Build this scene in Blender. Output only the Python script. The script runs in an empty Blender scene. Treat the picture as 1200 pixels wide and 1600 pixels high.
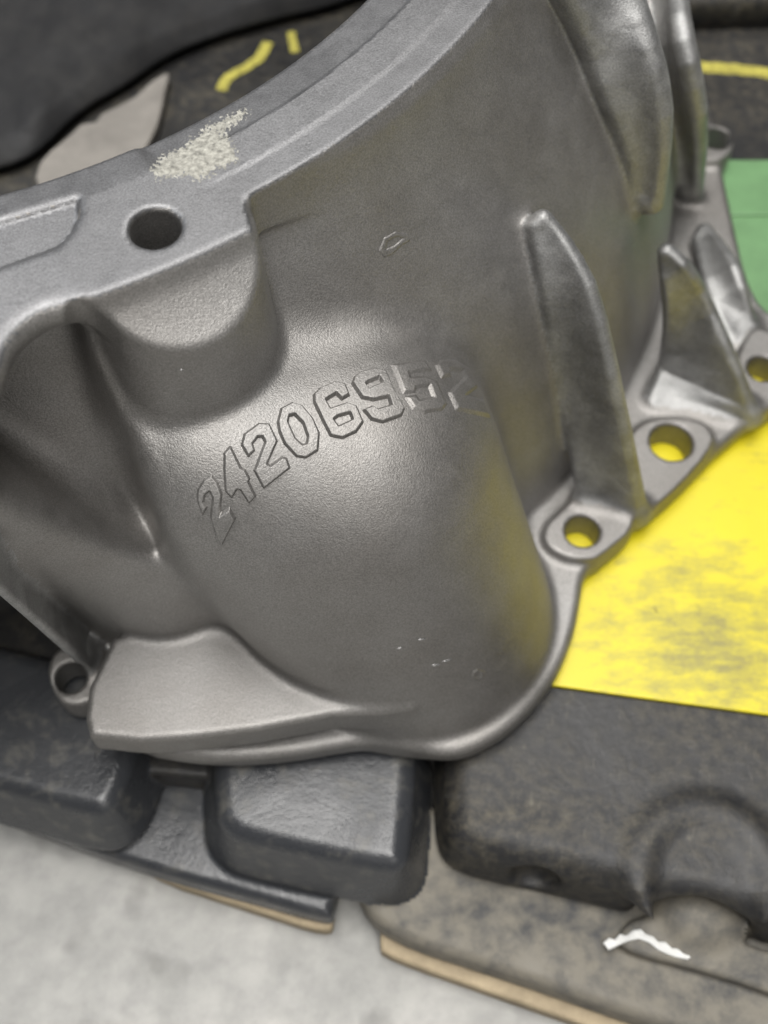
import bpy, bmesh, math, random, time
import numpy as np
from mathutils import Vector
T0 = time.time()
S = bpy.context.scene
COL = S.collection
random.seed(4); RNG = np.random.default_rng(7)

# ------------------------------------------------------------------ camera
FPX, PITCH, CAMH = 1900.0, math.radians(61.0), 345.0      # focal length in photo pixels, tilt, height in mm
cam = bpy.data.cameras.new('camera'); camo = bpy.data.objects.new('camera', cam); COL.objects.link(camo)
cam.sensor_fit = 'VERTICAL'; cam.sensor_height = 24.0; cam.lens = 24.0 * FPX / 1600.0
cam.clip_start = 0.01; cam.clip_end = 60.0
camo.location = (0, 0, CAMH / 1000); camo.rotation_euler = (math.pi / 2 - PITCH, 0, 0)
cam.dof.use_dof = True; cam.dof.focus_distance = 0.285; cam.dof.aperture_fstop = 7.0
S.camera = camo
# ------------------------------------------------------------------ world (dim even room light) and ceiling lamps
W = bpy.data.worlds.new('World'); S.world = W; W.use_nodes = True
W.node_tree.nodes['Background'].inputs[0].default_value = (0.92, 0.96, 1.0, 1); W.node_tree.nodes['Background'].inputs[1].default_value = 0.055
def area(name, loc, rot, sx, sy, power, col=(1, 0.98, 0.95)):
    l = bpy.data.lights.new(name, 'AREA'); l.shape = 'RECTANGLE'; l.size = sx; l.size_y = sy; l.energy = power; l.color = col
    o = bpy.data.objects.new(name, l); COL.objects.link(o); o.location = loc; o.rotation_euler = rot
    return o
area('ceiling_lamp', (0.0, 0.0, 1.9), (0, 0, math.radians(15)), 0.8, 1.6, 52)
area('ceiling_lamp', (0.5, 1.0, 1.9), (0, 0, math.radians(15)), 0.5, 1.5, 10)
area('ceiling_lamp', (-1.7, 1.2, 1.9), (0, 0, math.radians(20)), 0.7, 2.4, 28, (0.90, 0.94, 1.0))
fr = area('room_lamp', (0.65, -1.4, 1.25), (0, 0, 0), 1.6, 0.8, 7.5, (1.0, 0.97, 0.93))      # bright room behind the photographer
fr.rotation_euler = (Vector((0.0, 0.15, 0.05)) - fr.location).to_track_quat('-Z', 'Y').to_euler()
S.view_settings.view_transform = 'Standard'; S.view_settings.look = 'None'; S.view_settings.exposure = 0.0; S.view_settings.gamma = 1.0
S.cycles.use_denoising = True
S.cycles.max_bounces = 6

# ------------------------------------------------------------------ helpers: points
SP, CP = math.sin(PITCH), math.cos(PITCH)
def ray(x, y):
    u = (np.asarray(x, float) - 600) / FPX; v = (np.asarray(y, float) - 800) / FPX
    d = np.stack([u, CP - v * SP, -(SP + v * CP)], -1)
    return d
def at(x, y, Z):                                          # a point of the photograph standing at height Z (mm)
    d = ray(x, y); t = (Z - CAMH) / d[..., 2]
    q = d * t[..., None] if d.ndim > 1 else d * t
    q = q + np.array([0, 0, CAMH]); return q
def atl(pts, Z): return np.array([at(x, y, Z) for x, y in pts])
def at3(pts): return np.array([at(x, y, z) for x, y, z in pts])

# ------------------------------------------------------------------ helpers: materials
def mat(name, base=(0.5, 0.5, 0.5), rough=0.5, metal=0.0, spec=0.5):
    m = bpy.data.materials.new(name); m.use_nodes = True
    b = m.node_tree.nodes['Principled BSDF']
    b.inputs['Base Color'].default_value = (*base, 1); b.inputs['Roughness'].default_value = rough
    b.inputs['Metallic'].default_value = metal; b.inputs['Specular IOR Level'].default_value = spec
    return m, m.node_tree.nodes, m.node_tree.links, b
def noise(n, l, scale, detail=4, rough=0.55, vec=None, dist=0.0):
    t = n.new('ShaderNodeTexNoise'); t.inputs['Scale'].default_value = scale; t.inputs['Detail'].default_value = detail
    t.inputs['Roughness'].default_value = rough; t.inputs['Distortion'].default_value = dist
    if vec is not None: l.new(vec, t.inputs['Vector'])
    return t
def ramp(n, l, src, stops):
    r = n.new('ShaderNodeValToRGB'); e = r.color_ramp.elements
    while len(e) > 1: e.remove(e[-1])
    for k, (p, c) in enumerate(stops):
        q = e[0] if k == 0 else e.new(p)
        q.position = p; q.color = (*c, 1) if len(c) == 3 else c
    l.new(src, r.inputs[0]); return r
def mixc(n, l, fac, a, b, mode='MIX'):
    m = n.new('ShaderNodeMix'); m.data_type = 'RGBA'; m.blend_type = mode
    for sock, v in ((m.inputs[0], fac), (m.inputs[6], a), (m.inputs[7], b)):
        if isinstance(v, (int, float)): sock.default_value = v
        elif isinstance(v, tuple): sock.default_value = (*v, 1)
        else: l.new(v, sock)
    return m.outputs[2]
def bump(n, l, h, b, strength, dist, prev=None):
    u = n.new('ShaderNodeBump'); u.inputs['Strength'].default_value = strength; u.inputs['Distance'].default_value = dist
    l.new(h, u.inputs['Height'])
    if prev is not None: l.new(prev, u.inputs['Normal'])
    if b is not None: l.new(u.outputs[0], b.inputs['Normal'])
    return u.outputs[0]
def coord(n, scale=None, l=None):
    c = n.new('ShaderNodeTexCoord'); o = c.outputs['Object']
    if scale is not None:
        mp = n.new('ShaderNodeMapping'); mp.inputs['Scale'].default_value = scale; l.new(o, mp.inputs[0]); o = mp.outputs[0]
    return o

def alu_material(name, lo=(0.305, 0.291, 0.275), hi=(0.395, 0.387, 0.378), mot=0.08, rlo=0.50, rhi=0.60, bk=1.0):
    m, n, l, b = mat(name, metal=0.88, rough=0.45)
    c = coord(n)
    big = noise(n, l, 18, 3, 0.6, c); mid = noise(n, l, 130, 5, 0.7, c, 0.4); fine = noise(n, l, 2400, 2, 0.6, c); fine2 = noise(n, l, 900, 2, 0.6, c)
    col = ramp(n, l, big.outputs[0], [(0.3, lo), (0.7, hi)])
    col2 = ramp(n, l, mid.outputs[0], [(0.35, (1 - mot,) * 3), (0.65, (1, 1, 1))])
    sp = ramp(n, l, fine.outputs[0], [(0.34, (0.68, 0.68, 0.68)), (0.66, (1, 1, 1))])
    q = mixc(n, l, 1.0, col.outputs[0], col2.outputs[0], 'MULTIPLY')
    l.new(mixc(n, l, 1.0, q, sp.outputs[0], 'MULTIPLY'), b.inputs['Base Color'])
    r = n.new('ShaderNodeMapRange'); l.new(mid.outputs[0], r.inputs[0]); r.inputs[1].default_value = 0.3; r.inputs[2].default_value = 0.7; r.inputs[3].default_value = rlo; r.inputs[4].default_value = rhi
    l.new(r.outputs[0], b.inputs['Roughness'])
    p = bump(n, l, fine.outputs[0], None, 0.45 * bk, 0.0003)
    p = bump(n, l, fine2.outputs[0], None, 0.14 * bk, 0.0004, p)
    p = bump(n, l, mid.outputs[0], None, 0.05, 0.002, p)
    pit = noise(n, l, 420, 3, 0.7, c, 0.3); msk = noise(n, l, 34, 3, 0.6, c, 0.5)          # patches of casting porosity
    pm = ramp(n, l, pit.outputs[0], [(0.40, (0, 0, 0)), (0.50, (1, 1, 1))]); mm = ramp(n, l, msk.outputs[0], [(0.54, (0, 0, 0)), (0.66, (1, 1, 1))])
    inv = mixc(n, l, mm.outputs[0], (1, 1, 1), pm.outputs[0]); bump(n, l, inv, b, 0.25 * bk, 0.0002, p)
    return m
ALU = alu_material('cast_aluminium')
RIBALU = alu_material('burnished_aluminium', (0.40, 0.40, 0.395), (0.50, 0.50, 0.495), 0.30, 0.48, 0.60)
MACH = alu_material('machined_aluminium', (0.25, 0.25, 0.255), (0.30, 0.30, 0.305), 0.10, 0.50, 0.62, 0.5)

# ------------------------------------------------------------------ helpers: objects
def tag(o, label=None, cat=None, group=None, kind=None):
    for k, v in (('label', label), ('category', cat), ('group', group), ('kind', kind)):
        if v: o[k] = v
    return o
def empty(name, loc=(0, 0, 0)):
    o = bpy.data.objects.new(name, None); COL.objects.link(o); o.location = Vector(loc) / 1000; o.empty_display_size = 0.02; return o
def mesh_obj(name, verts, faces, material, parent=None, normals=None, smooth=True):
    v = np.asarray(verts, float) / 1000
    if parent is not None:
        base = parent
        off = np.zeros(3)
        while base is not None: off += np.array(base.location); base = base.parent
        v = v - off
    me = bpy.data.meshes.new(name); me.from_pydata(v.tolist() if len(v) < 20000 else v, [], faces.tolist() if hasattr(faces, 'tolist') else faces)
    me.update()
    if smooth: me.polygons.foreach_set('use_smooth', np.ones(len(me.polygons), bool))
    if normals is not None: me.normals_split_custom_set_from_vertices(np.asarray(normals, np.float64).tolist())
    me.materials.append(material)
    o = bpy.data.objects.new(name, me); COL.objects.link(o)
    if parent is not None: o.parent = parent
    return o

# ================================================================== THE BELL HOUSING as a signed distance field (mm)
C0 = np.array([-144.0, 343.0]); HT = 150.0
# outer wall radius as a function of bearing and height
ZK = np.array([0, 30, 60, 90, 112, 128, 140, 152.])
RK = [(-180, (250, 250, 248, 244, 238, 235, 232, 230)), (-100, (170, 180, 200, 224, 232, 232, 230, 228)),
      (-84, (170, 180, 200, 222, 231, 231, 228, 226)), (-78, (182, 190, 204, 219, 225, 225, 224, 222)), (-74.5, (204, 209, 217, 225, 226, 224, 222, 219)),
      (-68, (226, 226, 225, 221, 213, 206, 204, 202)), (-62, (226, 224, 219, 211, 201, 193, 190, 190)),
      (-54, (235, 231, 225, 214, 202, 194, 191, 190)), (-46, (242, 236, 229, 219, 208, 201, 197, 194)),
      (-38, (250, 245, 237, 225, 212, 203, 198, 194)), (-20, (252, 248, 241, 229, 215, 205, 198, 194)),
      (60, (252, 249, 243, 231, 216, 205, 199, 194)), (140, (252, 250, 246, 242, 234, 226, 220, 214)), (180, (250, 250, 248, 244, 238, 235, 232, 230))]
PH = np.arange(-180, 180.01, 0.5); ZZ = np.arange(0, 152.01, 2.0)
tab = np.stack([np.interp(ZZ, ZK, r) for _, r in RK])
tab = np.stack([np.interp(PH, [a for a, _ in RK], tab[:, j]) for j in range(len(ZZ))], 1)
def gs(a, s, ax):
    k = np.exp(-0.5 * (np.arange(-4 * s, 4 * s + 1) / s) ** 2); k /= k.sum(); r = len(k) // 2
    p = [(0, 0), (0, 0)]; p[ax] = (r, r); b = np.pad(a, p, mode='edge')
    return np.apply_along_axis(lambda q: np.convolve(q, k, 'valid'), ax, b)
RT = gs(gs(tab, 3, 0), 3, 1).astype(np.float32)
def Rwall(ph, z):
    a = np.clip((ph + 180) / 0.5, 0, len(PH) - 1.001); b = np.clip(z / 2.0, 0, len(ZZ) - 1.001)
    i = a.astype(np.int32); j = b.astype(np.int32); fa = a - i; fb = b - j
    return (RT[i, j] * (1 - fa) + RT[i + 1, j] * fa) * (1 - fb) + (RT[i, j + 1] * (1 - fa) + RT[i + 1, j + 1] * fa) * fb
def sstep(a, b, x):
    t = np.clip((x - a) / (b - a), 0, 1); return t * t * (3 - 2 * t)
def smin(a, b, k):
    h = np.maximum(k - np.abs(a - b), 0) / k; return np.minimum(a, b) - h * h * k * 0.25
def smax(a, b, k): return -smin(-a, -b, k)
def poly2(P, poly):                                        # signed distance to a closed polygon in plan
    x, y = P[:, 0], P[:, 1]; d = np.full(len(P), 1e9, np.float32); ins = np.zeros(len(P), bool)
    n = len(poly)
    for i in range(n):
        ax, ay = poly[i]; bx, by = poly[(i + 1) % n]
        ex, ey = bx - ax, by - ay; wx, wy = x - ax, y - ay
        t = np.clip((wx * ex + wy * ey) / (ex * ex + ey * ey + 1e-9), 0, 1)
        d = np.minimum(d, (wx - ex * t) ** 2 + (wy - ey * t) ** 2)
        c = ((ay > y) != (by > y)) & (x < ex * (y - ay) / (ey if abs(ey) > 1e-9 else 1e-9) + ax)
        ins ^= c
    return np.where(ins, -np.sqrt(d), np.sqrt(d)).astype(np.float32)
def chaikin(p, n=2, closed=True):
    p = np.asarray(p, float)
    for _ in range(n):
        q = np.roll(p, -1, 0) if closed else p[1:]
        a = p if closed else p[:-1]
        r = np.empty((2 * len(a), p.shape[1])); r[0::2] = 0.75 * a + 0.25 * q; r[1::2] = 0.25 * a + 0.75 * q
        if not closed: r = np.vstack([p[:1], r, p[-1:]])
        p = r
    return p
def extrude(d2, z, z0, z1, rnd):                           # rounded extrusion of a plan distance
    a = d2 + rnd; b = np.abs(z - 0.5 * (z0 + z1)) - 0.5 * (z1 - z0) + rnd
    return np.minimum(np.maximum(a, b), 0) + np.sqrt(np.maximum(a, 0) ** 2 + np.maximum(b, 0) ** 2) - rnd
def tri(P, a, b, c):
    a, b, c = [np.asarray(q, np.float32) for q in (a, b, c)]
    ba, cb, ac = b - a, c - b, a - c; nor = np.cross(ba, ac); nn = float(nor @ nor) + 1e-9
    pa, pb, pc = P - a, P - b, P - c
    s = np.sign(pa @ np.cross(ba, nor)) + np.sign(pb @ np.cross(cb, nor)) + np.sign(pc @ np.cross(ac, nor))
    def e(p, v):
        t = np.clip((p @ v) / float(v @ v), 0, 1); q = p - t[:, None] * v; return (q * q).sum(1)
    edge = np.minimum(np.minimum(e(pa, ba), e(pb, cb)), e(pc, ac))
    return np.sqrt(np.where(s < 2, edge, (pa @ nor) ** 2 / nn))
def strip(P, A, B, ra, rb=None):                           # plate spanned between two polylines
    d = np.full(len(P), 1e9, np.float32)
    for i in range(len(A) - 1):
        for t in ((A[i], B[i], A[i + 1]), (B[i], B[i + 1], A[i + 1])):
            d = np.minimum(d, tri(P, *t))
    return d - ra
def rcone(P, a, r1, b, r2):                                 # rounded cone between two spheres
    a = np.array(a, np.float32); b = np.array(b, np.float32); ba = b - a; l2 = float(ba @ ba); rr = r1 - r2; a2 = l2 - rr * rr; il2 = 1 / l2
    pa = P - a; y = pa @ ba; z = y - l2
    q = pa * l2 - np.outer(y, ba).astype(np.float32); x2 = (q * q).sum(1); y2 = y * y * l2; z2 = z * z * l2
    k = np.sign(rr) * rr * rr * x2
    d3 = (np.sqrt(x2 * a2 * il2) + y * rr) * il2 - r1
    d1 = np.sqrt(np.maximum(x2 + z2, 0)) * il2 - r2; d2 = np.sqrt(np.maximum(x2 + y2, 0)) * il2 - r1
    return np.where(np.sign(z) * a2 * z2 > k, d1, np.where(np.sign(y) * a2 * y2 < k, d2, d3)).astype(np.float32)
def groove(d, P, a, b, ra, gk):                                 # hollows the lit face of a rib along its middle
    m = 0.45 * a + 0.55 * b; n = np.cross(np.gradient(m, axis=0), b - a); n /= np.linalg.norm(n, axis=1)[:, None] + 1e-9
    n[((np.array([0, 0, CAMH]) - m) * n).sum(1) < 0] *= -1
    w = np.linalg.norm(b - a, axis=1); rr = 0.55 * w + 2.0; q = m + n * (rr + ra - gk * w - 0.4)[:, None]
    g = np.full(len(P), 1e3, np.float32)
    for i in range(1, len(q) - 2): g = np.minimum(g, rcone(P, q[i], float(rr[i]), q[i + 1] + 1e-3, float(rr[i + 1])))
    return smax(d, -g, 2.0)
def deepen(pts, k):                                         # move points towards the housing's axis
    q = np.array(pts, float); v = np.c_[C0[0] - q[:, 0], C0[1] - q[:, 1]]; v /= np.linalg.norm(v, axis=1)[:, None]
    q[:, :2] += v * k; return q

RIM = np.vstack([atl([(200, 1180), (330, 1203), (450, 1197), (560, 1176), (620, 1179), (695, 1196), (745, 1184), (802, 1148), (862, 1080), (891, 1012), (901, 960), (908, 912), (938, 886), (1010, 812), (1200, 650)], 0)[:, :2],
                 [(141, 238), (142, 262), (129, 270), (127.5, 320), (127, 350), (124, 420), (110, 480), (60, 545), (-40, 590), (-144, 600), (-260, 570), (-360, 480), (-400, 343), (-370, 240), (-280, 190), (-200, 180), (-130, 185), (-98, 150), (-84, 128)]]); RIM = chaikin(RIM, 2)
PAD = atl([(176, 996), (250, 982), (330, 974), (405, 972), (436, 996), (462, 1042), (520, 1078), (580, 1090), (642, 1103), (600, 1114), (520, 1118), (400, 1141), (300, 1153), (220, 1158), (140, 1150), (133, 1120), (138, 1075), (155, 1040)], 27)[:, :2]
EARS = {  # outline at the ear's top face, hole centre pixel, hole radius
    0: (atl([(850, 822), (872, 800), (905, 770), (942, 786), (1004, 815), (940, 868), (925, 874), (885, 872), (850, 850)], 12)[:, :2], (910, 829), 5.4),
    1: (atl([(975, 690), (1000, 660), (1030, 652), (1062, 650), (1108, 661), (1120, 700), (1004, 815), (985, 780)], 12)[:, :2], (1049, 690), 6.9),
    2: (atl([(1148, 560), (1178, 508), (1215, 520), (1240, 560), (1260, 600), (1190, 648), (1150, 640)], 12)[:, :2], (1192, 575), 5.0),
    3: (atl([(1085, 190), (1120, 193), (1140, 200), (1149, 220), (1142, 240), (1122, 252), (1085, 250)], 12)[:, :2], (1120, 215), 5.6),
    4: (atl([(72, 1052), (80, 1022), (105, 1005), (160, 1010), (165, 1085), (140, 1096), (112, 1103), (88, 1092)], 12)[:, :2], (110, 1058), 4.6),
}
# ribs: ridge pixels with how far they stand proud of the wall (or ('z', height)), base pixels on the wall
FINS = [
    ([(848, 343, 5), (890, 395, 10), (925, 462, 14), (962, 620, 17), (1001, 806, ('z', 8))], [(845, 356, 5), (858, 420, 5), (873, 500, 4), (900, 650, 3), (918, 790, ('z', 9))], 2.7, 1, 0.02),
    ([(1042, 394, 8), (1070, 420, 13), (1095, 462, 16), (1140, 560, 19), (1176, 655, ('z', 8))], [(1042, 408, 8), (1046, 440, 9), (1050, 500, 9), (1044, 560, 6), (1024, 625, ('z', 9))], 2.8, 0, 0.02),
    ([(975, -20, 14), (1002, 60, 17), (1020, 120, 17), (1029, 190, 14), (1016, 312, 4)], [(886, -20, 6), (926, 60, 6), (956, 140, 6), (994, 230, 5), (1010, 308, 3)], 4.4, 0, 0.05),
    ([(1054, -20, 10), (1064, 50, 12), (1078, 110, 12), (1091, 190, 10), (1084, 300, 3)], [(1034, -20, 5), (1042, 50, 5), (1054, 110, 5), (1066, 190, 4), (1076, 300, 3)], 3.6, 0, 0.05),
    ([(1100, 362, 5), (1128, 395, 9), (1150, 432, 12), (1168, 510, ('z', 8))], [(1094, 376, 5), (1102, 410, 6), (1112, 450, 6), (1142, 530, ('z', 8))], 3.0, 0, 0.02),
    ([(-60, 866, ('z', 122)), (0, 915, ('z', 98)), (70, 978, ('z', 56)), (147, 1048, ('z', 8))], [(20, 860, 0), (60, 905, 0), (120, 970, 0), (180, 1030, ('z', 8))], 1.6, 6, 0.0),
]
for k_ in EARS: EARS[k_] = (chaikin(EARS[k_][0], 2), *EARS[k_][1:])
SPOT = atl([(-80, 372), (0, 346), (118, 311), (119, 332), (108, 358), (85, 380), (40, 396), (-80, 440)], 150)[:, :2]
LIP = at3([(142, 470, 150), (185, 512, 143), (235, 534, 139), (290, 543, 137), (350, 522, 138), (395, 465, 141), (409, 395, 146), (398, 342, 150)])[:, :2]
A_ = np.c_[2 * LIP, np.ones(len(LIP))]; s_ = np.linalg.lstsq(A_, (LIP ** 2).sum(1), rcond=None)[0]
LIPC, LIPR = s_[:2], math.sqrt(s_[2] + s_[0] ** 2 + s_[1] ** 2)
print('lip circle', LIPC, LIPR)
HOLE = at(242, 355, 150)[:2]
PIDS = ['shell', 'rear_flange', 'bolt_boss', 'mounting_pad', 'front_flange'] + ['bolt_ear'] * 5 + ['rib'] * 6

POCKA, POCKB = at(200, 862, 84), at(0, 775, 120)
_r = np.array([*(C0 - POCKA[:2]), 0]); _r /= np.linalg.norm(_r)
POCKN = np.cross(POCKB - POCKA, _r * 0.90 + np.array([0, 0, -0.45])); POCKN /= np.linalg.norm(POCKN)
if POCKN @ (at(110, 620, 125) - POCKA) > 0: POCKN = -POCKN
POCKA = POCKA.astype(np.float32); POCKN = POCKN.astype(np.float32)
def rflange(ph):
    r = 194.5 + 8.0 * sstep(-54.1, -55.3, ph)
    r = r + 24 * sstep(-66.5, -70, ph)
    return r
def outer(P):
    """distance to the casting without its cavity and holes, and which piece is nearest"""
    x, y, z = P[:, 0], P[:, 1], P[:, 2]; dx, dy = x - C0[0], y - C0[1]
    rho = np.sqrt(dx * dx + dy * dy); ph = np.degrees(np.arctan2(dy, dx))
    wall = (rho - Rwall(ph, z)) * 0.88
    wall = smax(wall, np.maximum(z - 147, -z), 2.0)
    # bulge under the casting number
    bul = smin(rcone(P, (12, 151.5, -8), 42.5, (-10, 167, 66), 41.5), rcone(P, (6, 151, 0), 30.0, (-43, 162, 85), 28.0), 18.0)
    bul = np.maximum(bul, -z)
    d = smin(wall, bul, 10.0)
    d = smax(d, 22.0 - np.sqrt((x + 31.0) ** 2 + (y - 151) ** 2 + (0.9 * (z - 141)) ** 2), 6.0)      # scoop under the boss
    ident = np.zeros(len(P), np.int8); best = d.copy()
    def add(di, k, pid):
        nonlocal d, best
        ident[di < best] = pid; best = np.minimum(best, di); d = smin(d, di, k)
    def near(lo, hi, m=12):
        return np.where((x > lo[0] - m) & (x < hi[0] + m) & (y > lo[1] - m) & (y < hi[1] + m) & (z > lo[2] - m) & (z < hi[2] + m))[0]
    def addl(fn, lo, hi, k, pid):
        nonlocal d, best
        i = near(lo, hi, max(14, k * 1.2))
        if len(i) == 0: return
        di = fn(P[i]); m = di < best[i]; ident[i[m]] = pid; best[i] = np.minimum(best[i], di); d[i] = smin(d[i], di, k)
    # boss below the upper flange's bolt hole
    def boss(Q):
        c = np.sqrt((Q[:, 0] - LIPC[0]) ** 2 + (Q[:, 1] - LIPC[1]) ** 2) - LIPR - 0.05 * (138 - Q[:, 2])
        r = np.sqrt((Q[:, 0] - C0[0]) ** 2 + (Q[:, 1] - C0[1]) ** 2)
        t = np.maximum(150 - Q[:, 2], 0); face = (r - 202.0 - 0.55 * t - 0.034 * t * t) * 0.65
        return smax(smax(c, face, 1.3), np.maximum(96 - Q[:, 2], Q[:, 2] - 148.5), 1.0)
    addl(boss, (LIPC[0] - LIPR, LIPC[1] - LIPR, 96), (LIPC[0] + LIPR, LIPC[1] + LIPR, 148), 2.5, 2)
    # scooped pocket left of the boss
    rin = 189.0 + 0.006 * np.maximum(140 - z, 0) ** 2
    h1 = (ph + 66.2 + (140 - z) * 0.03) * 0.01745 * rho
    pk = smax(smax(h1, rin - rho, 6.0), smax((P - POCKA) @ POCKN, z - 140.0, 3.0), 8.0)
    t = np.clip((141.8 - y) / 45.0, 0, 1.2)
    notch = smax(np.sqrt((x + 60.5 + 2 * t) ** 2 + np.maximum(y - 141.8, 0) ** 2) - 14.6 - 9 * t, (P - POCKA) @ POCKN, 12.0)
    notch = smax(np.maximum(notch, 198.0 - rho), (ph + 66.2) * 0.01745 * rho, 7.0)
    pk = smin(pk, notch, 8.0)
    # rear flange ring (upper, machined face)
    fl = np.maximum(smax((rho - rflange(ph)) * 0.97, np.abs(z - 143.5) - 6.5, 0.9), 160 - rho)
    add(fl, 3.5, 1)
    d = smax(d, -pk, 4.5)
    # front flange rim (lower)
    i = np.where(z < 30)[0]
    if len(i):
        Q = P[i]; d2 = poly2(Q, RIM)
        fr = extrude(d2, Q[:, 2], 0.0, 9.0, 3.0); m = fr < best[i]; ident[i[m]] = 4; best[i] = np.minimum(best[i], fr); d[i] = smin(d[i], fr, 2.5)
    for kk, (poly, hp, r) in EARS.items():
        addl(lambda Q: extrude(poly2(Q, poly), Q[:, 2], 0, 12.0, 1.2), (*poly.min(0), 0), (*poly.max(0), 12), 3.0, 5 + kk)
    for kk, (a, b, ra, gk) in enumerate(FIN3):
        al = np.vstack([a, b])
        addl(lambda Q: groove(strip(Q, a, b, ra), Q, a, b, ra, gk), al.min(0), al.max(0), 4.5, 10 + kk)
    addl(lambda Q: extrude(poly2(Q, PAD), Q[:, 2], 14.5, 27.5, 2.0), (*PAD.min(0), 12), (*PAD.max(0), 27), 3.0, 3)
    return d, ident, rho, ph
FIN3 = []
def wall_hit(px, py, p):                                   # the point on a sight line that stands p mm off the bare casting
    if isinstance(p, tuple): return at(px, py, p[1])
    d = ray(px, py); t = np.linspace(230, 520, 1500); P = np.array([0, 0, CAMH]) + t[:, None] * d
    P = P[P[:, 2] > 0]; dd = outer(P.astype(np.float32))[0]; k = np.where(dd < max(p, 0.05))[0]
    return P[k[0]] if len(k) else P[np.argmin(dd)]
_f = []
for a_, b_, ra_, dp_, gr_ in FINS: _f.append((chaikin([wall_hit(*q) for q in a_], 1, False), chaikin(deepen([wall_hit(*q) for q in b_], dp_), 1, False), ra_, gr_))
FIN3 = _f
def sdf(P):
    P = P.astype(np.float32); z = P[:, 2]
    d, ident, rho, ph = outer(P)
    # inside cavity
    rc = np.where(ph < -48, np.minimum(Rwall(ph, z) - 8, 180.0), Rwall(ph, z) - 8)
    cav = smin((rho - 167.0), np.maximum((rho - rc) * 0.88, z - 134), 3.0)
    d = np.maximum(d, -cav)
    # machined steps of the upper face
    i = np.where(z > 144)[0]
    if len(i):
        r, f, zz = rho[i], ph[i], z[i]
        lvl = 150 - 0.16 * np.maximum(177 - r, 0) - 0.9 * sstep(-58.2, -57.0, f) * sstep(177.6, 176.9, r) - 0.45 * sstep(-57, -52, f) * sstep(186.5, 187.5, r)
        d[i] = smax(d[i], zz - lvl, 0.8)
        sp = np.maximum(poly2(P[i], SPOT), (148.6 - zz)); d[i] = smax(d[i], -sp, 2.5)
        hh = np.sqrt((P[i, 0] - HOLE[0]) ** 2 + (P[i, 1] - HOLE[1]) ** 2) - 5.5; d[i] = smax(d[i], -hh, 1.2)
    j = np.where((z > 96) & (z <= 144))[0]
    if len(j):
        hh = np.maximum(np.sqrt((P[j, 0] - HOLE[0]) ** 2 + (P[j, 1] - HOLE[1]) ** 2) - 5.5, 112 - z[j]); d[j] = smax(d[j], -hh, 1.2)
    j = np.where(z < 22)[0]
    if len(j):
        for kk, (poly, hp, r) in EARS.items():
            h = at(hp[0], hp[1], 12)[:2]
            hh = np.sqrt((P[j, 0] - h[0]) ** 2 + (P[j, 1] - h[1]) ** 2) - r; d[j] = smax(d[j], -hh, 1.2)
    return d, ident

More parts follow.
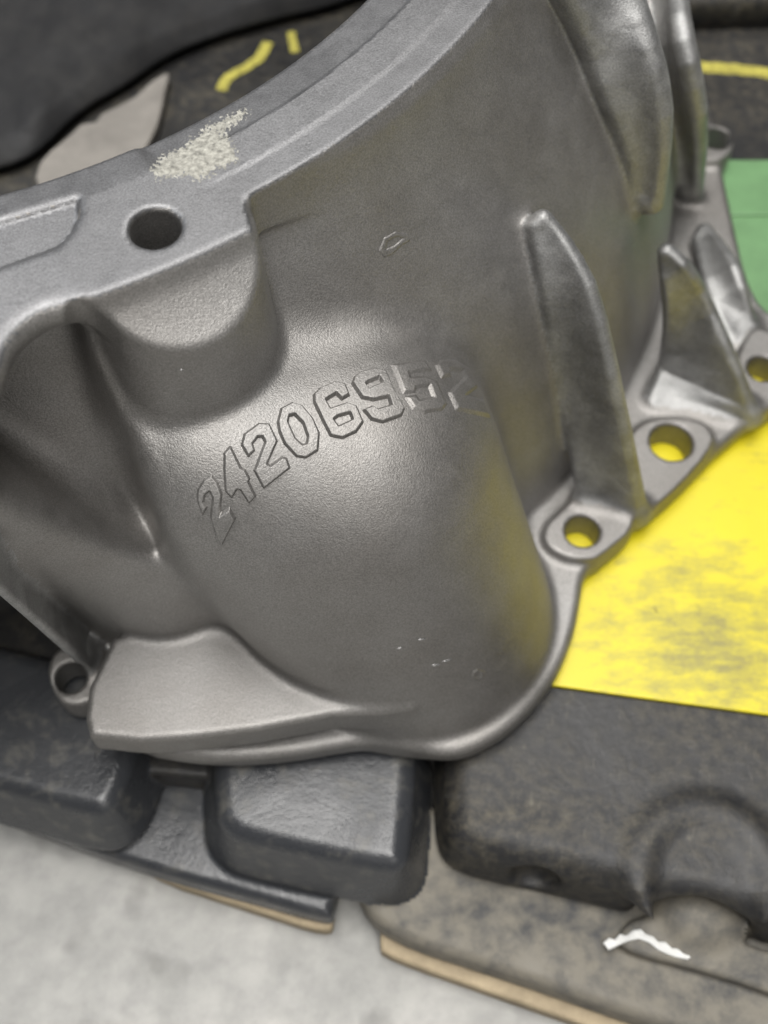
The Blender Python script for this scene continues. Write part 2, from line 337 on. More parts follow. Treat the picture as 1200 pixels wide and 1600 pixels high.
def surface(lo, hi, h, sdf=None, it_n=2):
    """surface nets on a narrow band, then vertices pulled onto the true surface"""
    sdf = sdf or globals()['sdf']
    lo = np.array(lo, float); n = np.ceil((np.array(hi) - lo) / h / 4).astype(int) * 4 + 1
    cs = 4; nc = (n - 1) // cs
    g = [lo[a] + (np.arange(nc[a]) * cs + cs / 2) * h for a in range(3)]
    cc = np.stack(np.meshgrid(*g, indexing='ij'), -1).reshape(-1, 3)
    dc, _ = sdf(cc); dc = dc.reshape(nc)
    D = np.repeat(np.repeat(np.repeat(dc, cs, 0), cs, 1), cs, 2); D = np.pad(D, ((0, 1),) * 3, mode='edge').astype(np.float32)
    act = np.abs(dc) < cs * h * 0.87 * 1.9 + 2
    A = np.repeat(np.repeat(np.repeat(act, cs, 0), cs, 1), cs, 2); A = np.pad(A, ((0, 1),) * 3, mode='edge')
    A[1:] |= A[:-1]; A[:, 1:] |= A[:, :-1]; A[:, :, 1:] |= A[:, :, :-1]
    I = np.argwhere(A)
    for s in range(0, len(I), 600000):
        k = I[s:s + 600000]; D[k[:, 0], k[:, 1], k[:, 2]] = sdf(lo + k * h)[0]
    neg = D < 0
    cnt = np.zeros(tuple(np.array(D.shape) - 1), np.int8)
    for a in (0, 1):
        for b in (0, 1):
            for c in (0, 1): cnt += neg[a:a + cnt.shape[0], b:b + cnt.shape[1], c:c + cnt.shape[2]]
    cell = (cnt > 0) & (cnt < 8); ci = np.argwhere(cell); idx = np.full(cell.shape, -1, np.int64); idx[cell] = np.arange(len(ci))
    acc = np.zeros((len(ci), 3)); num = np.zeros(len(ci))
    for ax in range(3):
        o1, o2 = [q for q in range(3) if q != ax]
        for s in (0, 1):
            for t in (0, 1):
                p = ci.copy(); p[:, o1] += s; p[:, o2] += t; q = p.copy(); q[:, ax] += 1
                a = D[p[:, 0], p[:, 1], p[:, 2]]; b = D[q[:, 0], q[:, 1], q[:, 2]]; m = (a < 0) != (b < 0)
                f = np.where(m, a / np.where(m, a - b, 1), 0); pt = p + 0.0; pt[:, ax] += f
                acc[m] += pt[m]; num[m] += 1
    V = lo + acc / num[:, None] * h
    F = []
    for ax in range(3):
        o1, o2 = (ax + 1) % 3, (ax + 2) % 3
        sl0 = [slice(None)] * 3; sl1 = [slice(None)] * 3; sl0[ax] = slice(0, -1); sl1[ax] = slice(1, None)
        e = neg[tuple(sl0)] != neg[tuple(sl1)]; first = neg[tuple(sl0)]
        k = np.argwhere(e); fs = first[e]
        ok = (k[:, o1] > 0) & (k[:, o2] > 0) & (k[:, o1] < D.shape[o1] - 1) & (k[:, o2] < D.shape[o2] - 1); k = k[ok]; fs = fs[ok]
        def cidx(a, b):
            q = k.copy(); q[:, o1] -= a; q[:, o2] -= b; return idx[q[:, 0], q[:, 1], q[:, 2]]
        quad = np.stack([cidx(1, 1), cidx(0, 1), cidx(0, 0), cidx(1, 0)], 1)
        quad[~fs] = quad[~fs][:, ::-1]
        F.append(quad)
    F = np.vstack(F); F = F[(F >= 0).all(1)]
    T = np.array([[1, -1, -1], [-1, -1, 1], [-1, 1, -1], [1, 1, 1]], float)
    def grad(X, e):
        g = np.zeros_like(X)
        for t in T: g += t * sdf(X + t * e)[0][:, None]
        return g / (4 * e)
    for it in range(it_n):
        d0, _ = sdf(V); g = grad(V, 0.15 * h); gg = (g * g).sum(1) + 1e-6
        st = -(d0 / gg)[:, None] * g; L = np.linalg.norm(st, axis=1)[:, None]; V = V + st * np.minimum(1, 0.6 * h / (L + 1e-9))
    g = grad(V, 0.3); N = g / (np.linalg.norm(g, axis=1)[:, None] + 1e-9)
    _, ident = sdf(V)
    return V, F, N, ident

HOUSE = empty('bell_housing', (C0[0], C0[1], 0))
tag(HOUSE, 'grey cast aluminium bell housing with raised casting number resting on the pallet', 'bell housing')
VOX = 1.0
V, F, N, ID = surface((-152, 92, -3), (160, 470, 153), VOX)
print('surface', len(V), len(F), round(time.time() - T0, 1))
ID[(ID == 1) & (N[:, 2] < 0.6) & (V[:, 2] < 149.2)] = 0
fid = ID[F[:, 0]]
for pid in range(len(PIDS)):
    f = F[fid == pid]
    if len(f) == 0: continue
    u, inv = np.unique(f, return_inverse=True)
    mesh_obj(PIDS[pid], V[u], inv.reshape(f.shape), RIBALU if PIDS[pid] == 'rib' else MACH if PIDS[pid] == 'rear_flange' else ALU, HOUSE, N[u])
# the rest of the ring, outside the picture, at a coarser grain
for lo, hi in (((-420, 60, -5), (-151, 640, 155)), ((-152, 469, -5), (200, 640, 155))):
    V2, F2, N2, _ = surface(lo, hi, 5.0)
    mesh_obj('shell', V2, F2, ALU, HOUSE, N2)
print('housing done', round(time.time() - T0, 1))
# ================================================================== SURROUNDINGS
# ------------------------------------------------------------------ materials of the surroundings
def plastic(name, base, dirt, lo, hi, rough=0.38, scale=60, stretch=(1, 1, 1)):
    m, n, l, b = mat(name, base, rough)
    c = coord(n); cs = coord(n, stretch, l)
    a = noise(n, l, scale, 6, 0.68, c, 0.6); s = noise(n, l, scale * 5, 4, 0.6, cs); g = noise(n, l, 1800, 2, 0.5, c)
    ml = n.new('ShaderNodeMath'); ml.operation = 'MULTIPLY'; l.new(a.outputs[0], ml.inputs[0]); l.new(s.outputs[0], ml.inputs[1])
    f = ramp(n, l, ml.outputs[0], [(lo, (0, 0, 0)), (hi, (1, 1, 1))])
    l.new(mixc(n, l, f.outputs[0], base, dirt), b.inputs['Base Color'])
    r = n.new('ShaderNodeMapRange'); l.new(a.outputs[0], r.inputs[0]); r.inputs[1].default_value = 0.3; r.inputs[2].default_value = 0.7
    r.inputs[3].default_value = rough - 0.08; r.inputs[4].default_value = rough + 0.2; l.new(r.outputs[0], b.inputs['Roughness'])
    p = bump(n, l, g.outputs[0], None, 0.25, 0.0004); bump(n, l, a.outputs[0], b, 0.25, 0.002, p)
    return m
def deck_mat():
    m, n, l, b = mat('black_scuffed_plastic', (0.02, 0.02, 0.021), 0.4)
    c = coord(n); c1 = coord(n, (2, 5, 1), l); c2 = coord(n, (7, 2, 1), l)
    big = noise(n, l, 22, 5, 0.7, c, 0.8); fin = noise(n, l, 260, 8, 0.75, c); s1 = noise(n, l, 70, 4, 0.6, c1, 0.5); s2 = noise(n, l, 60, 4, 0.6, c2, 0.8)
    f1 = ramp(n, l, fin.outputs[0], [(0.42, (0, 0, 0)), (0.72, (1, 1, 1))]); f2 = ramp(n, l, big.outputs[0], [(0.36, (0.1, 0.1, 0.1)), (0.66, (1, 1, 1))])
    f3 = ramp(n, l, s1.outputs[0], [(0.60, (0, 0, 0)), (0.80, (0.7, 0.7, 0.7))]); f4 = ramp(n, l, s2.outputs[0], [(0.60, (0, 0, 0)), (0.72, (1, 1, 1))])
    d = mixc(n, l, 1.0, f1.outputs[0], f2.outputs[0], 'MULTIPLY')
    q = mixc(n, l, d, (0.013, 0.013, 0.014), (0.10, 0.087, 0.06))
    q = mixc(n, l, mixc(n, l, 1.0, f3.outputs[0], f2.outputs[0], 'MULTIPLY'), q, (0.085, 0.085, 0.082))
    q = mixc(n, l, mixc(n, l, 1.0, f4.outputs[0], f1.outputs[0], 'MULTIPLY'), q, (0.12, 0.11, 0.085))
    l.new(q, b.inputs['Base Color'])
    rr = n.new('ShaderNodeMapRange'); l.new(big.outputs[0], rr.inputs[0]); rr.inputs[1].default_value = 0.3; rr.inputs[2].default_value = 0.7; rr.inputs[3].default_value = 0.36; rr.inputs[4].default_value = 0.6; l.new(rr.outputs[0], b.inputs['Roughness'])
    p = bump(n, l, fin.outputs[0], None, 0.3, 0.0012); bump(n, l, big.outputs[0], b, 0.08, 0.004, p)
    return m
BLACK = deck_mat()
BLOCK = plastic('worn_black_plastic', (0.034, 0.036, 0.040), (0.12, 0.115, 0.10), 0.27, 0.5, 0.25, 40, (1, 1, 1))
DIRTY = plastic('dusty_brown_plastic', (0.17, 0.155, 0.125), (0.06, 0.06, 0.06), 0.2, 0.42, 0.6, 30, (1, 1, 1))
GREYP = plastic('dark_grey_plastic', (0.008, 0.008, 0.009), (0.024, 0.023, 0.022), 0.2, 0.45, 0.72, 25, (1, 1, 1))
def yellow_mat():
    m, n, l, b = mat('yellow_plastic', (0.66, 0.565, 0.014), 0.36)
    c = coord(n, (1, 2.2, 1), l); c2 = coord(n)
    a = noise(n, l, 16, 5, 0.65, c2, 0.5); s = noise(n, l, 70, 8, 0.74, c, 0.0); sp = noise(n, l, 150, 3, 0.6, c2)
    pc = at(1105, 1005, 0) / 1000; vd = n.new('ShaderNodeVectorMath'); vd.operation = 'DISTANCE'; l.new(c2, vd.inputs[0]); vd.inputs[1].default_value = tuple(pc)
    md = n.new('ShaderNodeMapRange'); l.new(vd.outputs['Value'], md.inputs[0]); md.inputs[1].default_value = 0.045; md.inputs[2].default_value = 0.004; md.inputs[3].default_value = 0.0; md.inputs[4].default_value = 0.27   # one rubbed grey smudge
    ad = n.new('ShaderNodeMath'); ad.operation = 'ADD'; l.new(s.outputs[0], ad.inputs[0]); l.new(md.outputs[0], ad.inputs[1])
    f = ramp(n, l, ad.outputs[0], [(0.55, (0, 0, 0)), (0.85, (0.8, 0.8, 0.8))])
    q = mixc(n, l, f.outputs[0], (0.66, 0.565, 0.014), (0.16, 0.15, 0.08))
    t = ramp(n, l, a.outputs[0], [(0.35, (0.90, 0.89, 0.86)), (0.65, (1, 1, 1))]); k = ramp(n, l, sp.outputs[0], [(0.24, (0.35, 0.33, 0.3)), (0.29, (1, 1, 1))])
    q = mixc(n, l, 1.0, q, t.outputs[0], 'MULTIPLY'); l.new(mixc(n, l, 1.0, q, k.outputs[0], 'MULTIPLY'), b.inputs['Base Color'])
    bump(n, l, a.outputs[0], b, 0.06, 0.006)
    return m
YEL = yellow_mat()
def plain(name, base, var, rough, scale=40, bs=0.2, bd=0.002):
    m, n, l, b = mat(name, base, rough); c = coord(n)
    a = noise(n, l, scale, 6, 0.65, c)
    r = ramp(n, l, a.outputs[0], [(0.3, tuple(q * (1 - var) for q in base)), (0.7, tuple(min(1, q * (1 + var)) for q in base))])
    l.new(r.outputs[0], b.inputs['Base Color']); bump(n, l, a.outputs[0], b, bs, bd); return m
GREEN = plain('green_plastic', (0.135, 0.265, 0.12), 0.15, 0.4, 60, 0.1)
PAINT = plain('yellow_paint_marker', (0.40, 0.36, 0.07), 0.4, 0.8, 300, 0.3)
TAN = plain('tan_board_edge', (0.36, 0.29, 0.19), 0.25, 0.75, 120)
CARD = plain('torn_grey_card', (0.21, 0.195, 0.175), 0.25, 0.8, 50)
WHITE = plain('white_foam', (0.62, 0.62, 0.60), 0.18, 0.8, 200)
CRUST = plain('white_oxide_crust', (0.29, 0.283, 0.25), 0.6, 0.9, 700, 0.6, 0.0006)
def concrete():
    m, n, l, b = mat('concrete', (0.5, 0.5, 0.48), 0.8); c = coord(n)
    a = noise(n, l, 14, 7, 0.7, c, 0.3); s = noise(n, l, 110, 5, 0.6, c); k = noise(n, l, 60, 2, 0.5, c)
    r = ramp(n, l, a.outputs[0], [(0.3, (0.27, 0.27, 0.257)), (0.5, (0.37, 0.366, 0.348)), (0.72, (0.49, 0.48, 0.455))])
    r2 = ramp(n, l, s.outputs[0], [(0.3, (0.82, 0.82, 0.83)), (0.6, (1, 1, 1))])
    r3 = ramp(n, l, k.outputs[0], [(0.28, (0.72, 0.72, 0.72)), (0.42, (1, 1, 1))])
    q = mixc(n, l, 1.0, r.outputs[0], r2.outputs[0], 'MULTIPLY'); l.new(mixc(n, l, 1.0, q, r3.outputs[0], 'MULTIPLY'), b.inputs['Base Color'])
    bump(n, l, s.outputs[0], b, 0.3, 0.002); return m
CONC = concrete()

# ------------------------------------------------------------------ helpers: slabs and ribbons
def offset_poly(p, d):                                     # move a counter-clockwise outline outwards by d
    p = np.asarray(p, float); a = np.roll(p, 1, 0); b = np.roll(p, -1, 0)
    e1 = p - a; e2 = b - p; e1 /= np.linalg.norm(e1, axis=1)[:, None] + 1e-9; e2 /= np.linalg.norm(e2, axis=1)[:, None] + 1e-9
    n1 = np.c_[e1[:, 1], -e1[:, 0]]; n2 = np.c_[e2[:, 1], -e2[:, 0]]; n = n1 + n2; L = (n * n).sum(1); L = np.maximum(L, 0.8)
    return p + n * (2 * d / L)[:, None]
def ccw(p):
    p = np.asarray(p, float)[:, :2]; x, y = p[:, 0], p[:, 1]
    return p if (x * np.roll(y, -1) - y * np.roll(x, -1)).sum() > 0 else p[::-1]
def slab(name, poly, zt, zb, material, parent=None, bevel=4.0, draft=0.0, rnd=2, wob=0.0, seed=1):
    p = ccw(poly); p = chaikin(p, rnd) if rnd else p
    rg = np.random.default_rng(seed); rings = []; zs = []
    for t in np.linspace(0, 1, 5) if bevel > 0 else [1.0]:
        an = t * math.pi / 2; rings.append(offset_poly(p, -bevel * (1 - math.sin(an)))); zs.append(zt - bevel * (1 - math.cos(an)))
    rings.append(offset_poly(p, draft)); zs.append(zb)
    nr, n = len(rings), len(p); vs = []
    for r, zz in zip(rings, zs): vs += [(q[0], q[1], zz) for q in r]
    vs = np.array(vs)
    if wob: vs[:, :2] += rg.normal(0, wob, (n, 2))[np.tile(np.arange(n), nr)]
    fs = [list(range(n))]
    for k in range(nr - 1):
        for i in range(n):
            j = (i + 1) % n; fs.append([k * n + i, (k + 1) * n + i, (k + 1) * n + j, k * n + j])
    fs.append([(nr - 1) * n + i for i in range(n)][::-1])
    o = mesh_obj(name, vs, fs, material, parent)
    for f in (0, len(fs) - 1): o.data.polygons[f].use_smooth = False
    return o
def ribbon(name, pts, w, zt, th, material, parent=None, jag=0.10, seed=3):
    rg = np.random.default_rng(seed); p = np.asarray(pts, float)[:, :2]; p = chaikin(p, 2, False)
    d = np.gradient(p, axis=0); d /= np.linalg.norm(d, axis=1)[:, None]; nn = np.c_[-d[:, 1], d[:, 0]]
    wl = w * (0.5 + rg.uniform(-jag, jag, len(p))); wr = w * (0.5 + rg.uniform(-jag, jag, len(p)))
    poly = np.vstack([p + nn * wl[:, None], (p - nn * wr[:, None])[::-1]])
    return slab(name, poly, zt, zt - th, material, parent, bevel=min(th * 0.4, 0.6), rnd=1)

# ------------------------------------------------------------------ concrete floor
fl = mesh_obj('floor', [(-2500, -2500, -46), (2500, -2500, -46), (2500, 2500, -46), (-2500, 2500, -46)], [[0, 1, 2, 3]], CONC, None, smooth=False)
tag(fl, kind='structure')

# ------------------------------------------------------------------ black plastic pallet
PAL = empty('plastic_pallet', (0, 260, -45)); tag(PAL, 'scuffed black plastic pallet with raised blocks and yellow paint marks under the housing', 'pallet')
def px(pts, z): return atl(pts, z)[:, :2]
PALP = [  # name, outline, top, bottom, draft, edge rounding, material
    ('deck', np.vstack([px([(702, 1100), (702, 1285), (722, 1318), (800, 1338), (900, 1358), (990, 1382), (1100, 1402), (1200, 1425), (1300, 1450)], -2), [(200, 130), (200, 230), (10, 230)]]), -2.0, -26, 0.22, 7.0, BLACK),
    ('block', px([(-90, 1204), (0, 1228), (140, 1266), (170, 1262), (190, 1225), (208, 1170), (232, 1075), (75, 1030), (-90, 992)], -2), -2.0, -27, 0.30, 4.0, BLOCK),
    ('block', px([(338, 1080), (338, 1262), (350, 1290), (380, 1308), (600, 1354), (628, 1350), (636, 1325), (650, 1080)], -2), -2.0, -29, 0.28, 4.5, BLOCK),
    ('lower_deck', px([(118, 1318), (250, 1362), (400, 1402), (505, 1432), (522, 1428), (560, 1150), (-90, 1000), (-90, 1240)], -27), -27.0, -38, 0.1, 3.0, BLOCK),
    ('lower_deck', px([(604, 1458), (800, 1520), (1015, 1596), (1320, 1690), (1320, 1250), (540, 1250), (560, 1400)], -25), -25.0, -38, 0.1, 3.5, DIRTY),
    ('deck', np.array([(-170, 118), (20, 100), (20, 240), (-170, 240)], float), -13.0, -26, 0.0, 2.0, BLACK),
    ('ledge', px([(975, 1444), (1010, 1428), (1100, 1452), (1220, 1492), (1320, 1520), (1320, 1600), (1200, 1548), (1090, 1514), (962, 1482)], -20), -20.0, -27, 0.0, 2.0, DIRTY),
]
PALP = [(nm, chaikin(p, 2), zt, zb, dr, rn, mt) for nm, p, zt, zb, dr, rn, mt in PALP]
LC = at(1088, 1436, -25); AR = at(1082, 1392, -20); OV = at(833, 1376, -14); CN = at(700, 1420, -24)
def ell(P, c, r): q = (P - np.array(c, np.float32)) / np.array(r, np.float32); return (np.sqrt((q * q).sum(1)) - 1) * min(r)
def pallet_sdf(P):
    P = P.astype(np.float32); z = P[:, 2]; d = np.full(len(P), 1e3, np.float32); ident = np.zeros(len(P), np.int8); best = d.copy()
    for k, (nm, poly, zt, zb, dr, rn, mt) in enumerate(PALP):
        di = extrude(poly2(P, poly) - dr * (zt - z), z, zb, zt, rn)
        if k == 0:
            di = smax(di, -ell(P, AR, (17, 20, 13)), 5.0); di = smax(di, -ell(P, OV, (7.5, 5.5, 7)), 2.5)
            di = smin(di, np.sqrt((np.sqrt(((P[:, :2] - AR[:2].astype(np.float32)) ** 2).sum(1)) - 19) ** 2 + (z + 5) ** 2) - 3.6 + np.maximum(AR[1] - 4 - P[:, 1], 0) * 0.5, 6.0)
        ident[di < best] = k; best = np.minimum(best, di); d = smin(d, di, 1.5)
    di = ell(P, (LC[0], LC[1], -27), (15, 12, 13)); ident[di < best] = len(PALP); d = smin(d, di, 3.0)
    return d, ident
Vp, Fp, Np, Ip = surface((-160, 30, -42), (196, 226, 2), 0.95, pallet_sdf)
fp = Ip[Fp[:, 0]]
for k, (nm, mt) in enumerate([(q[0], q[-1]) for q in PALP] + [('lump', DIRTY)]):
    f = Fp[fp == k]
    if len(f): u, inv = np.unique(f, return_inverse=True); mesh_obj(nm, Vp[u], inv.reshape(f.shape), mt, PAL, Np[u])
slab('deck', [(-420, 224), (260, 224), (260, 560), (-420, 560)], -2.0, -26, BLACK, PAL, bevel=2, rnd=0)
slab('deck', [(-420, 150), (-142, 170), (-142, 223), (-420, 223)], -2.0, -26, BLACK, PAL, bevel=2, rnd=0)
for pts, w in (([(346, 142), (352, 122), (385, 106), (410, 88), (418, 66)], 4.4), ([(461, 82), (457, 66), (455, 50)], 3.6), ([(1080, 104), (1120, 106), (1165, 110), (1215, 117), (1300, 128)], 6.0)):
    ribbon('paint_mark', px(pts, -2), w, -1.6, 0.6, PAINT, PAL)
slab('rear_block', [(60, 425), (105, 420), (150, 424), (185, 424), (260, 440), (260, 540), (60, 540)], 14, -3, BLACK, PAL, bevel=6)

# ------------------------------------------------------------------ tan boards peeping out under the pallet
bd = slab('board', px([(592, 1476), (600, 1492), (800, 1562), (1010, 1636), (1320, 1742), (1320, 1450), (600, 1400)], -37), -37.5, -46.2, TAN, None, bevel=1.5); tag(bd, 'tan board edge along the dusty brown pallet skirt with white foam on it', 'board')
bd = slab('board', px([(210, 1362), (400, 1424), (512, 1460), (524, 1440), (520, 1300), (200, 1300)], -39), -37.5, -46.2, TAN, None, bevel=1.5); tag(bd, 'thin tan board edge under the pallet ledge between the two raised blocks', 'board')
# ------------------------------------------------------------------ white foam shred
fpol = px([(944, 1471), (953, 1463), (962, 1466), (970, 1457), (980, 1460), (990, 1452), (1002, 1450), (1010, 1458), (1022, 1462), (1030, 1470), (1042, 1470), (1052, 1480), (1062, 1478), (1070, 1488), (1083, 1493), (1077, 1498), (1058, 1494), (1046, 1490), (1030, 1483), (1016, 1472), (1000, 1466), (984, 1469), (970, 1475), (953, 1483)], -18)
def foam_sdf(P):
    zc = -19.6 + 0.10 * (P[:, 0] - fpol[:, 0].mean()) * np.sin(P[:, 0] * 0.21)
    return extrude(poly2(P.astype(np.float32), fpol), P[:, 2] - zc, -0.9, 0.9, 0.5), np.zeros(len(P), np.int8)
Vf, Ff, Nf, _ = surface((*(fpol.min(0) - 3), -26), (*(fpol.max(0) + 3), -12), 0.45, foam_sdf)
sh = mesh_obj('foam_shred', Vf, Ff, WHITE, None, Nf)
tag(sh, 'white torn sliver lying on the dusty brown pallet ledge', 'foam')
# ------------------------------------------------------------------ yellow and green sheets
ye = slab('plastic_sheet', np.vstack([px([(850, 1069), (1040, 1095), (1300, 1130)], -0.1), [(230, 200), (230, 268), (30, 268), (45, 150)]]), -0.1, -2.1, YEL, None, bevel=0.5, rnd=0)
tag(ye, 'bright yellow plastic sheet with dark smudges lying under the bolt ears', 'plastic sheet')
gr = slab('plastic_sheet', [(60, 270), (230, 270), (230, 346.5), (60, 346.5)], -0.1, -2.1, GREEN, None, bevel=0.8, rnd=0)
tag(gr, 'pale green plastic sheet behind the ribs of the bell housing', 'plastic sheet')
slab('raised_edge', [(60, 318), (230, 318), (230, 346), (60, 346)], 1.0, -0.5, GREEN, gr, bevel=0.6, rnd=0)

# ------------------------------------------------------------------ things seen through the housing's opening
cd = slab('torn_card', px([(50, 285), (72, 240), (100, 215), (135, 192), (165, 172), (200, 158), (232, 130), (268, 106), (258, 150), (240, 210), (200, 290), (100, 330)], 4), 4.0, -2.3, CARD, None, bevel=1.0, rnd=1, wob=0.8)
tag(cd, 'torn grey brown card seen through the housing opening', 'card')
front = chaikin(px([(-120, 320), (-20, 285), (60, 262), (130, 188), (200, 150), (262, 104), (330, 76), (430, 46), (520, 26), (640, -20)], -2), 2, False)
rows = 34; gv, gf = [], []
from mathutils import noise as mn
for r in range(rows):
    t = r / (rows - 1)
    for k, q in enumerate(front):
        u = k / (len(front) - 1)
        X = q[0] + (-140 - q[0]) * t * 0.25; Y = q[1] + (470 - q[1]) * t ** 1.3
        zz = 3.0 + 4 * min(1, r / 5.0) + 18 * t
        if r > 1: zz += 6 * mn.noise(Vector((X / 38, Y / 55, 1.3))) * min(1, r / 6) + 3.5 * mn.noise(Vector((X / 14, Y / 30, 4.1))) * min(1, r / 6)
        gv.append((X, Y, zz))
nf = len(front)
for r in range(rows - 1):
    for k in range(nf - 1): gf.append([r * nf + k, r * nf + k + 1, (r + 1) * nf + k + 1, (r + 1) * nf + k])
cv = mesh_obj('plastic_cover', gv, gf, GREYP); tag(cv, 'crumpled dark grey plastic cover seen through the housing opening', 'cover')
cv.modifiers.new('thick', 'SOLIDIFY').thickness = 0.0015

# ================================================================== raised marks on the casting
def cast_on(xs, ys):
    """where sight lines meet the casting, with its normals"""
    d = ray(xs, ys); d = d / np.linalg.norm(d, axis=1)[:, None]; t = np.full(len(d), 200.0)
    for _ in range(60):
        P = np.array([0, 0, CAMH]) + t[:, None] * d; t = t + sdf(P)[0] * 0.85
    P = np.array([0, 0, CAMH]) + t[:, None] * d; g = np.zeros_like(P)
    for s in np.array([[1, -1, -1], [-1, -1, 1], [-1, 1, -1], [1, 1, 1]], float): g += s * sdf(P + s * 0.4)[0][:, None]
    return P, g / (np.linalg.norm(g, axis=1)[:, None] + 1e-9)
def relief(name, polys, height, edge, step, material, rough=0.0, freq=9.0, seed=0, margin=None, fade=None, sink=0.12):
    """a raised mark: its outline (and holes) in the photograph laid onto the casting's surface"""
    allp = np.vstack(polys); m = edge + 2 * step
    gx = np.arange(allp[:, 0].min() - m, allp[:, 0].max() + m, step); gy = np.arange(allp[:, 1].min() - m, allp[:, 1].max() + m, step)
    X, Y = np.meshgrid(gx, gy, indexing='ij'); Q = np.c_[X.ravel(), Y.ravel()].astype(np.float32)
    d = poly2(Q, polys[0])
    for h in polys[1:]: d = np.maximum(d, -poly2(Q, h))
    if rough:
        rr = np.random.default_rng(seed)
        nz = np.array([mn.fractal(Vector((q[0] / freq, q[1] / freq, seed * 3.1)), 0.6, 2.0, 4) for q in Q]); d = d + nz * rough
    keep = (d < edge * 0.6 + step).reshape(X.shape)
    kc = keep[:-1, :-1] & keep[1:, :-1] & keep[:-1, 1:] & keep[1:, 1:]
    idx = np.arange(X.size).reshape(X.shape); k = np.argwhere(kc)
    F = np.stack([idx[k[:, 0], k[:, 1]], idx[k[:, 0], k[:, 1] + 1], idx[k[:, 0] + 1, k[:, 1] + 1], idx[k[:, 0] + 1, k[:, 1]]], 1)
    u, inv = np.unique(F, return_inverse=True); F = inv.reshape(F.shape); Q = Q[u]; d = d[u]
    P, N = cast_on(Q[:, 0], Q[:, 1])
    prof = np.clip(0.5 - d / edge, 0, 1); prof = 0.6 * prof + 0.4 * prof * prof * (3 - 2 * prof)
    hh = height * prof - sink
    if fade is not None: hh = (height * prof) * fade(Q[:, 0], Q[:, 1]) - 0.12
    if rough: hh = hh + height * 0.5 * np.array([mn.noise(Vector((q[0] / 3.5, q[1] / 3.5, 7.7))) for q in Q]) * prof
    return mesh_obj(name, P + N * hh[:, None], F, material, HOUSE)
z1 = lambda p: np.array(p, float) / 4.8 + np.array([290, 560]); z2 = lambda p: np.array(p, float) / 4.0 + np.array([490, 530])
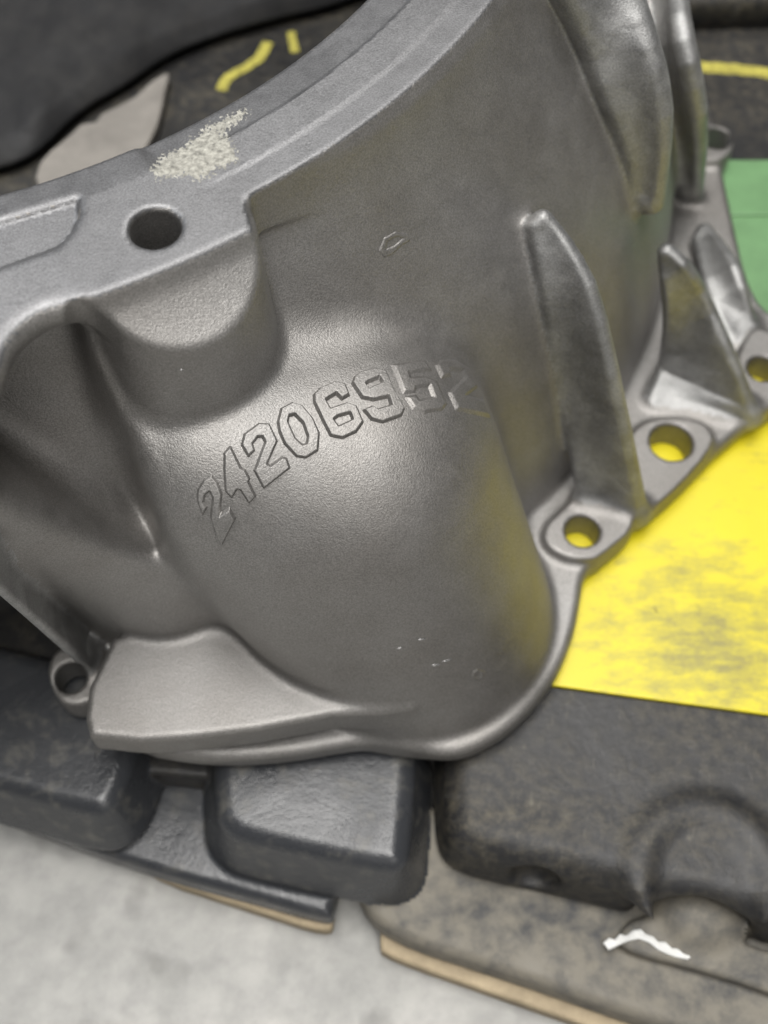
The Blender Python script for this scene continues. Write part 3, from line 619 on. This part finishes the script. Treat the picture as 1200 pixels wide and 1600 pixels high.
DIG = [
    [z1([(130, 1165), (90, 1060), (95, 980), (140, 910), (195, 878), (240, 930), (272, 1015), (262, 1090), (258, 1165), (330, 1122), (372, 1195), (275, 1388), (235, 1320), (190, 1190), (205, 1040), (180, 990), (145, 1020), (135, 1070), (160, 1110)])],
    [z1([(290, 710), (335, 660), (415, 820), (445, 835), (480, 900), (470, 920), (525, 1030), (475, 1080), (410, 980), (385, 975), (345, 1040), (300, 990), (290, 850)])],
    [z1([(470, 735), (420, 650), (440, 570), (550, 490), (625, 495), (685, 620), (610, 790), (635, 805), (725, 740), (755, 750), (780, 820), (585, 970), (515, 840), (595, 630), (575, 590), (540, 590), (500, 640), (515, 690)])],
    [z1([(690, 480), (715, 380), (800, 335), (870, 355), (950, 450), (1000, 560), (990, 690), (900, 745), (830, 735), (740, 640), (700, 550)]), z1([(765, 480), (775, 435), (815, 425), (880, 490), (915, 590), (905, 640), (875, 650), (820, 600)])],
    [z2([(222, 352), (195, 285), (130, 272), (40, 310), (0, 350), (2, 400), (60, 520), (105, 605), (180, 620), (265, 580), (308, 520), (265, 420), (210, 400), (105, 435), (75, 385), (140, 345), (175, 380)]), z2([(125, 505), (150, 485), (225, 465), (242, 505), (155, 545)])],
    [z2([(255, 240), (285, 215), (380, 187), (450, 205), (495, 310), (565, 435), (545, 480), (430, 522), (360, 505), (310, 445), (370, 420), (400, 440), (480, 415), (465, 365), (370, 385), (300, 370), (240, 280)]), z2([(325, 285), (345, 272), (410, 245), (425, 275), (345, 312)])],
    [z2([(492, 164), (690, 135), (732, 195), (595, 212), (605, 243), (690, 235), (765, 265), (828, 405), (800, 440), (690, 458), (620, 435), (578, 365), (635, 352), (660, 383), (745, 365), (720, 292), (640, 303), (628, 330), (562, 338)])],
    [z2([(765, 165), (800, 133), (880, 135), (965, 185), (1022, 295), (945, 355), (1060, 385), (1100, 485), (890, 440), (845, 335), (945, 245), (925, 200), (850, 190), (855, 230), (800, 240)])],
]
for k, pl in enumerate(DIG):
    o = relief('digit', pl, 1.1 if k == 0 else 1.25 if k < 6 else 0.75, 4.2 if k < 6 else 6.5, 0.75, ALU, fade=(lambda x, y: np.clip(0.6 + (y - 745) / 100, 0.6, 1.2)) if k == 0 else None)
relief('oxide_patch', [np.array([(240, 262), (250, 248), (285, 232), (300, 220), (318, 205), (345, 190), (372, 176), (385, 174), (368, 192), (345, 205), (362, 225), (370, 250), (340, 262), (310, 280), (285, 272), (245, 277)], float)], 0.07, 8.0, 0.9, CRUST, sink=0.02, freq=5.0, rough=11, seed=2)
relief('casting_mark', [np.array([(592, 392), (600, 372), (618, 362), (638, 366), (640, 376), (626, 384), (612, 398), (600, 402)], float), np.array([(602, 390), (606, 376), (620, 369), (630, 372), (616, 384)], float)], 0.35, 3.0, 1.0, ALU)
relief('casting_mark', [np.array([(738, 1050), (745, 1045), (757, 1049), (756, 1060), (745, 1063), (738, 1058)], float), np.array([(743, 1052), (751, 1051), (751, 1058), (744, 1058)], float)], 0.4, 2.5, 1.0, ALU)
NICK = mat('bright_nick', (0.8, 0.8, 0.8), 0.25, 1.0)[0]
for cx, cy, an, ln in ((624, 1013, 20, 4), (659, 999, 10, 6), (681, 1039, 12, 7), (698, 1032, 20, 8), (505, 640, 40, 3), (283, 578, 15, 3)):
    ca, sa = math.cos(math.radians(an)), -math.sin(math.radians(an))
    relief('nick', [np.array([(cx + u * ca - v * sa, cy + u * sa + v * ca) for u, v in ((-ln, -0.6), (-ln * 0.3, -1.3), (ln, -0.5), (ln * 0.8, 0.9), (-ln * 0.5, 1.2))])], 0.3, 1.6, 0.7, NICK)
print('all done', round(time.time() - T0, 1))
